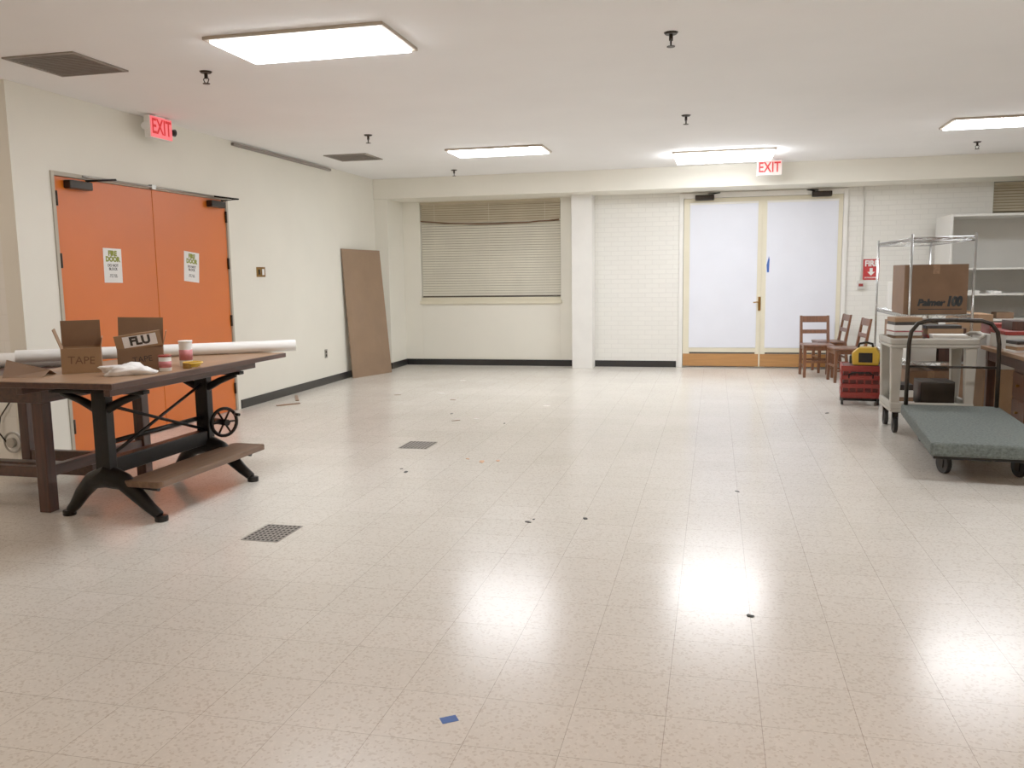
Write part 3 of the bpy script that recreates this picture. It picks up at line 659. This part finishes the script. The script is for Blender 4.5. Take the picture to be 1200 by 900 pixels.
# ------------------------------------------------------------------ right work table and clutter
TZ=.725
tb=thing("work_table","brown wooden work table with cluttered top","table",(2.48,7.1,0),0)
part(tb,"tabletop",P().box(0,1.1,0,1.85,TZ-.035,TZ),M['board'],.005)
part(tb,"apron",P().box(.04,.06,.05,1.80,TZ-.13,TZ-.035).box(.04,1.06,.03,.05,TZ-.13,TZ-.035).box(.04,1.06,1.8,1.82,TZ-.13,TZ-.035),M['walnuty'],.003)
for (x,y) in ((.07,.07),(1.0,.07),(.07,1.76),(1.0,1.76)): part(tb,"leg",P().box(x-.035,x+.035,y-.035,y+.035,0,TZ-.035),M['walnut'],.004)
cb=thing("drawer_cabinet","brown wooden drawer cabinet beneath the work table","cabinet",(2.64,7.4,0),0)
part(cb,"body",P().box(0,.6,0,1.1,.04,.56),M['chair'],.004)
for i in range(3):
    for z in (.07,.31):
        dr=part(cb,"drawer",P().box(-.015,0,.02+i*.36,.35+i*.36,z,z+.22),M['chair'],.004)
        part(dr,"knob",P().cyl((-.04,.185+i*.36,z+.11),(-.015,.185+i*.36,z+.11),.012,n=10),M['brass'])
part(cb,"plinth",P().box(.03,.57,.03,1.07,0,.04),M['walnut'])
T0=TZ+.0005
bx_=carton("cardboard_carton","pale carton with red lid on the work table",2.55,3.15,8.46,8.92,T0,T0+.13,M['laminate'],False)
part(bx_,"lid",P().box(-.31,.31,-.24,.24,.13,.165),M['red'],.004)
carton("storage_box","dark brown box on top of the red-lidded carton",2.62,2.95,8.55,8.85,T0+.1655,T0+.25,M['walnut'],False)
carton("storage_box","dark brown box on the work table",2.76,3.04,7.55,7.85,T0,T0+.10,M['carddk'],False)
stack("paper_stack","messy stack of white papers on the work table","papers",(2.64,8.27,T0),.24,.18,[.02,.03,.02,.03],[M['paper'],M['card'],M['laminate'],M['ink']],.2)
can("paint_can","small metal paint can on the work table",(2.95,8.2,T0),.05,.12,M['steel'],M['steel'],"can")
can("paint_can","small metal paint can on the work table",(2.86,8.05,T0),.045,.10,M['steel'],M['steel'],"can")
solo("orange_bag",lump(.05,1.5,1,.7,9,.3),M['orange'],"small crumpled orange package on the work table","package",(2.62,7.96,T0),.3)
stack("book_stack","stack of brown and white books on the work table","books",(2.62,7.62,T0),.18,.24,[.03,.025,.03],[M['carddk'],M['paper'],M['walnut']],.1)
carton("cardboard_carton","large brown carton on the floor beyond the work table",2.62,3.15,9.3,9.9,0,.45,M['card'])
carton("cardboard_carton","white carton stacked on a brown carton",2.64,3.1,9.35,9.85,.4515,.80,M['laminate'])
carton("cardboard_carton","dark brown carton standing on the floor near the bookshelf",2.6,3.0,10.3,10.9,0,.62,M['carddk'])
carton("cardboard_carton","pale carton stacked on a dark brown carton",2.62,2.98,10.35,10.85,.6215,.95,M['card'])
carton("storage_box","small red box on top of the stacked cartons",2.68,2.98,9.4,9.7,.8015,.90,M['red'],False)
e=thing("board_bundle","bundle of wooden boards standing upright beside cartons","boards",(3.3,9.4,0))
for i in range(4): part(e,"plank",P().box(-.02+i*.05,.02+i*.05,-.06,.06,0,1.0-.07*i),M['board'],.002)

wf=thing("wall_cord_reel","white round wall fitting with dark cable near the table","wall fitting",(-5.36,5.58,.20))
part(wf,"plate",P().cyl((0,0,0),(0,-.02,0),.085,n=24),M['white'],.003)
part(wf,"rim",P().ring((0,-.022,0),(0,1,0),.078,.008),M['steel'])
part(wf,"knob",P().cyl((0,-.02,0),(0,-.05,0),.04,n=20),M['steel'],.003)
part(wf,"cable",P().tube([(-.05,-.03,0),(-.12,-.03,.08),(-.10,-.02,.2),(.0,-.02,.32)],.006,6),M['rubber'])

# ------------------------------------------------------------------ world + camera
w=D.worlds.new("world"); sc.world=w; w.use_nodes=True
w.node_tree.nodes["Background"].inputs[0].default_value=(1,.93,.85,1); w.node_tree.nodes["Background"].inputs[1].default_value=.05
yaw,pit,rol=.2322,.1262,-.0143
F=Vector((-math.sin(yaw)*math.cos(pit),math.cos(yaw)*math.cos(pit),-math.sin(pit)))
R0=Vector((math.cos(yaw),math.sin(yaw),0)); U0=R0.cross(F)
R=R0*math.cos(rol)+U0*math.sin(rol); U=-R0*math.sin(rol)+U0*math.cos(rol)
cam=D.cameras.new("camera"); cam.sensor_width=36; cam.sensor_fit='HORIZONTAL'; cam.lens=1003.72/1200*36; cam.clip_start=.05
co=D.objects.new("camera",cam); COL.objects.link(co)
co.matrix_world=Matrix(((R.x,U.x,-F.x,0),(R.y,U.y,-F.y,0),(R.z,U.z,-F.z,1.45),(0,0,0,1)))
sc.camera=co
